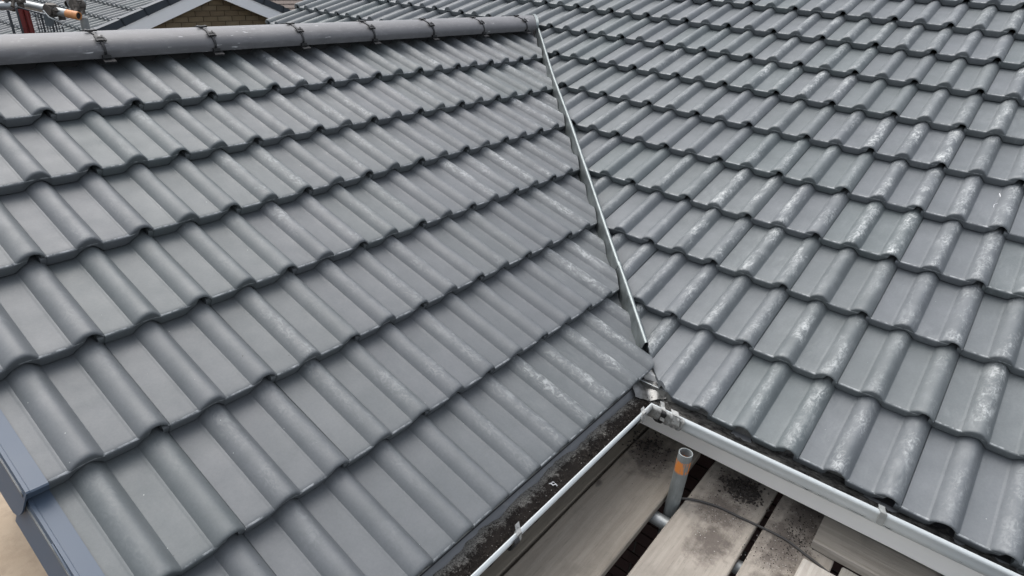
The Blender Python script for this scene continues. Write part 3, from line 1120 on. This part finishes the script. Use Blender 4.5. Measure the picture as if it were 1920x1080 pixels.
def coupler(p, r=.04, seed=0):
    rr = random.Random(seed)
    mb = MB()
    p = Vector(p)
    mb.tube([p + Vector((-.03, -.01, 0)), p + Vector((.03, .01, 0))], r, 14)
    mb.tube([p + Vector((0, .005, -.035)), p + Vector((.0, -.005, .035))], r * .86, 14)
    for k in range(3):
        q = p + Vector((rr.uniform(-.05, .05), rr.uniform(-.05, 0), rr.uniform(-.05, .05)))
        mb.tube([q, q + Vector((rr.uniform(-.03, .03), -.03, rr.uniform(-.04, .04)))], .011, 8)
        mb.box(q, (.035, .02, .03))
    return mb.build('coupler', 'rust', bs, 40)
coupler((.50, 4.30, .822), .036, 1)
coupler((.655, 4.19, .80), .034, 2)
coupler((.83, 4.26, .82), .036, 4)
mb = MB()
mb.tube([(.81, 4.26, .825), (.86, 4.30, .838)], .044, 18)
mb.build('tube_sleeve', 'steel', bs, 40)
mb = MB()
mb.tube([(.60, 4.16, .80), (.61, 4.12, .765), (.65, 4.10, .742), (.67, 4.1, .725), (.655, 4.1, .71)], .005, 8)
mb.build('tie_wire', 'steel', bs, 50)
tube_part('red_tube', [(.51, 4.25, -.2), (.50, 4.25, .80)], 'red_paint', .018, .014)
tube_part('red_tube', [(.545, 4.25, -.2), (.535, 4.25, .80)], 'red_paint', .016, .012)
# guard panel
gp = thing('guard_panel', 'dark wire mesh guard panel fixed to the scaffold behind the ridge', 'guard panel')
def bar(pts, r, name='bar', mat='guard'):
    mb = MB()
    mb.tube(pts, r, 8)
    return mb.build(name, mat, gp, 60)
bar([(.48, 4.2, .818), (.60, 4.2, .775), (.66, 4.2, .752), (.69, 4.2, .725), (.695, 4.2, .69), (.695, 4.2, .3)], .0045, 'frame_bar')
for x, zt, r_ in ((.43, .80, .0075), (.475, .815, .0065), (.565, .785, .003), (.58, .78, .003), (.595, .776, .006), (.612, .77, .003), (.628, .765, .003), (.645, .757, .006), (.662, .75, .004), (.678, .738, .003)):
    bar([(x, 4.2, .3), (x - .002, 4.2, zt)], r_)
for z in (.745, .72, .695, .67, .645):
    bar([(.555, 4.203, z), (.69, 4.203, z - .004)], .0022)
bar([(.33, 4.2, .3), (.345, 4.2, .72), (.34, 4.2, .745), (.32, 4.2, .758), (.29, 4.2, .755)], .009, 'hook_bar')
mb = MB()
mb.box((.622, 4.19, .742), (.04, .006, .07))
mb.box((.643, 4.188, .738), (.012, .010, .035))
mb.build('plate', 'plate', gp)

# ------------------------------------------------------------------ neighbouring house
nb = thing('house', 'neighbouring house with brown brick gable and white bargeboards beyond the ridge', 'house')
NX, NZ, NYP = 4.31, .447, 9.0         # inner apex of the gable triangle
TN = math.atan(.385)
mb = MB()
mb.add([(NX - 4.2, NYP + .146, -2.8), (NX + 4.2, NYP + .146, -2.8), (NX + 4.2, NYP + .146, NZ - 4.2 * .385 + .1), (NX, NYP + .146, NZ + .1), (NX - 4.2, NYP + .146, NZ - 4.2 * .385 + .1)], [(0, 1, 2, 3, 4)])
mb.add([(NX - 4.2, NYP + .30, -2.8), (NX + 4.2, NYP + .30, -2.8), (NX + 4.2, NYP + .30, NZ - 4.2 * .385 + .1), (NX, NYP + .30, NZ + .1), (NX - 4.2, NYP + .30, NZ - 4.2 * .385 + .1)], [(4, 3, 2, 1, 0)])
nwall = mb.build('wall', 'mortar_buff', nb)
bk = MB()
bk.box((0, 0, 0), (.215, .1025, .065))
tints = []
for k, cc in enumerate(((.18, .138, .082), (.165, .125, .073), (.152, .112, .066), (.19, .148, .09))):
    tints.append(bk.mesh('brick', plain('brick_buff_%d' % k, cc, .85, .3, 6, .4, 120)))
for r_ in range(13):
    z = NZ + .05 - .075 * r_
    half = (NZ + .1 - z) / .385 + .12
    k0 = int(half / .225) + 1
    for k in range(-k0, k0 + 1):
        x = NX + k * .225 + (.1125 if r_ % 2 else 0) + .04
        if abs(x - NX) > half:
            continue
        o = link('brick', random.choice(tints), nwall)
        o.location = (x, NYP + .187 + random.uniform(-.003, .003), z)
for sgn in (-1, 1):
    ux = Vector((sgn * math.cos(TN), 0, -math.sin(TN)))
    un = Vector((sgn * math.sin(TN), 0, math.cos(TN)))
    def Q(a, h, y):
        return Vector((NX, y, NZ)) + ux * a + un * h
    mb = MB()
    sec = lambda a: [Q(a, -.012, NYP - .02), Q(a, .147, NYP - .02), Q(a, .147, NYP + .03), Q(a, -.012, NYP + .03)]
    mb.loft([sec(0.0 if sgn < 0 else .003), sec(4.6)])
    mb.loft([[Q(a, .004, NYP + .03), Q(a, .02, NYP + .03), Q(a, .02, NYP + .24), Q(a, .004, NYP + .24)] for a in (.02, 4.6)])
    mb.build('bargeboard', 'white_paint', nb)
    for k in range(13):
        a0 = .02 + k * .343
        mb = MB()
        prof = []
        for a, lo, hi in ((a0, .150, .240), (a0 + .30, .147, .248), (a0 + .345, .144, .252), (a0 + .356, .156, .252)):
            prof.append([Q(a, lo, NYP - .035), Q(a, hi, NYP - .035), Q(a, hi + .004, NYP + .06), Q(a, hi - .03, NYP + .06), Q(a, lo + .02, NYP - .005), Q(a, lo, NYP - .005)])
        mb.loft(prof)
        mb.build('verge_cap', 'verge_far', nb)
    if sgn < 0:
        mb = MB()
        mb.add([Q(0, .17, NYP), Q(4.8, .17, NYP), Q(4.8, .17, NYP + 9), Q(0, .17, NYP + 9)], [(0, 1, 2, 3)])
        nslope = mb.build('roof_slope', 'underlay', nb)
        # looking up this slope (+x), the left hand is +y, so tiles run towards -y
        for c in range(11):
            for j in range(22):
                a_nose = 4.55 - c * G
                if a_nose < .1:
                    continue
                p = Q(a_nose, .232, NYP + .05 + .3 * (j + 1))
                mw = frame(p, -Y, -ux, un, 1)
                link('roof_tile', TILE_FAR, nslope, mw)
    else:
        mb = MB()
        mb.add([Q(0, .17, NYP), Q(4.8, .17, NYP), Q(4.8, .17, NYP + 9), Q(0, .17, NYP + 9)], [(0, 1, 2, 3)])
        mb.build('roof_slope', 'tile_far', nb)

# brown roof far behind
fb = thing('house', 'far house with a weathered brown roof glimpsed above the tiles', 'house')
mb = MB()
mb.add([(6, 15, -2.8), (14, 15, -2.8), (14, 15, -.6), (6, 15, -.6), (6, 20, -2.8), (14, 20, -2.8), (14, 20, -.6), (6, 20, -.6)], [(0, 1, 2, 3), (4, 7, 6, 5), (0, 3, 7, 4), (1, 5, 6, 2)])
mb.build('wall', 'brick_buff', fb)
mb = MB()
for k in range(22):
    y = 14.6 + k * .14; z = -.7 + k * .085
    mb.box((10, y + .09, z), (8.6, .2, .03), Matrix.Rotation(.45, 3, 'X'))
tag(mb.build('roof', 'brown_roof', fb), None, kind='stuff')

bpy.context.view_layer.update()
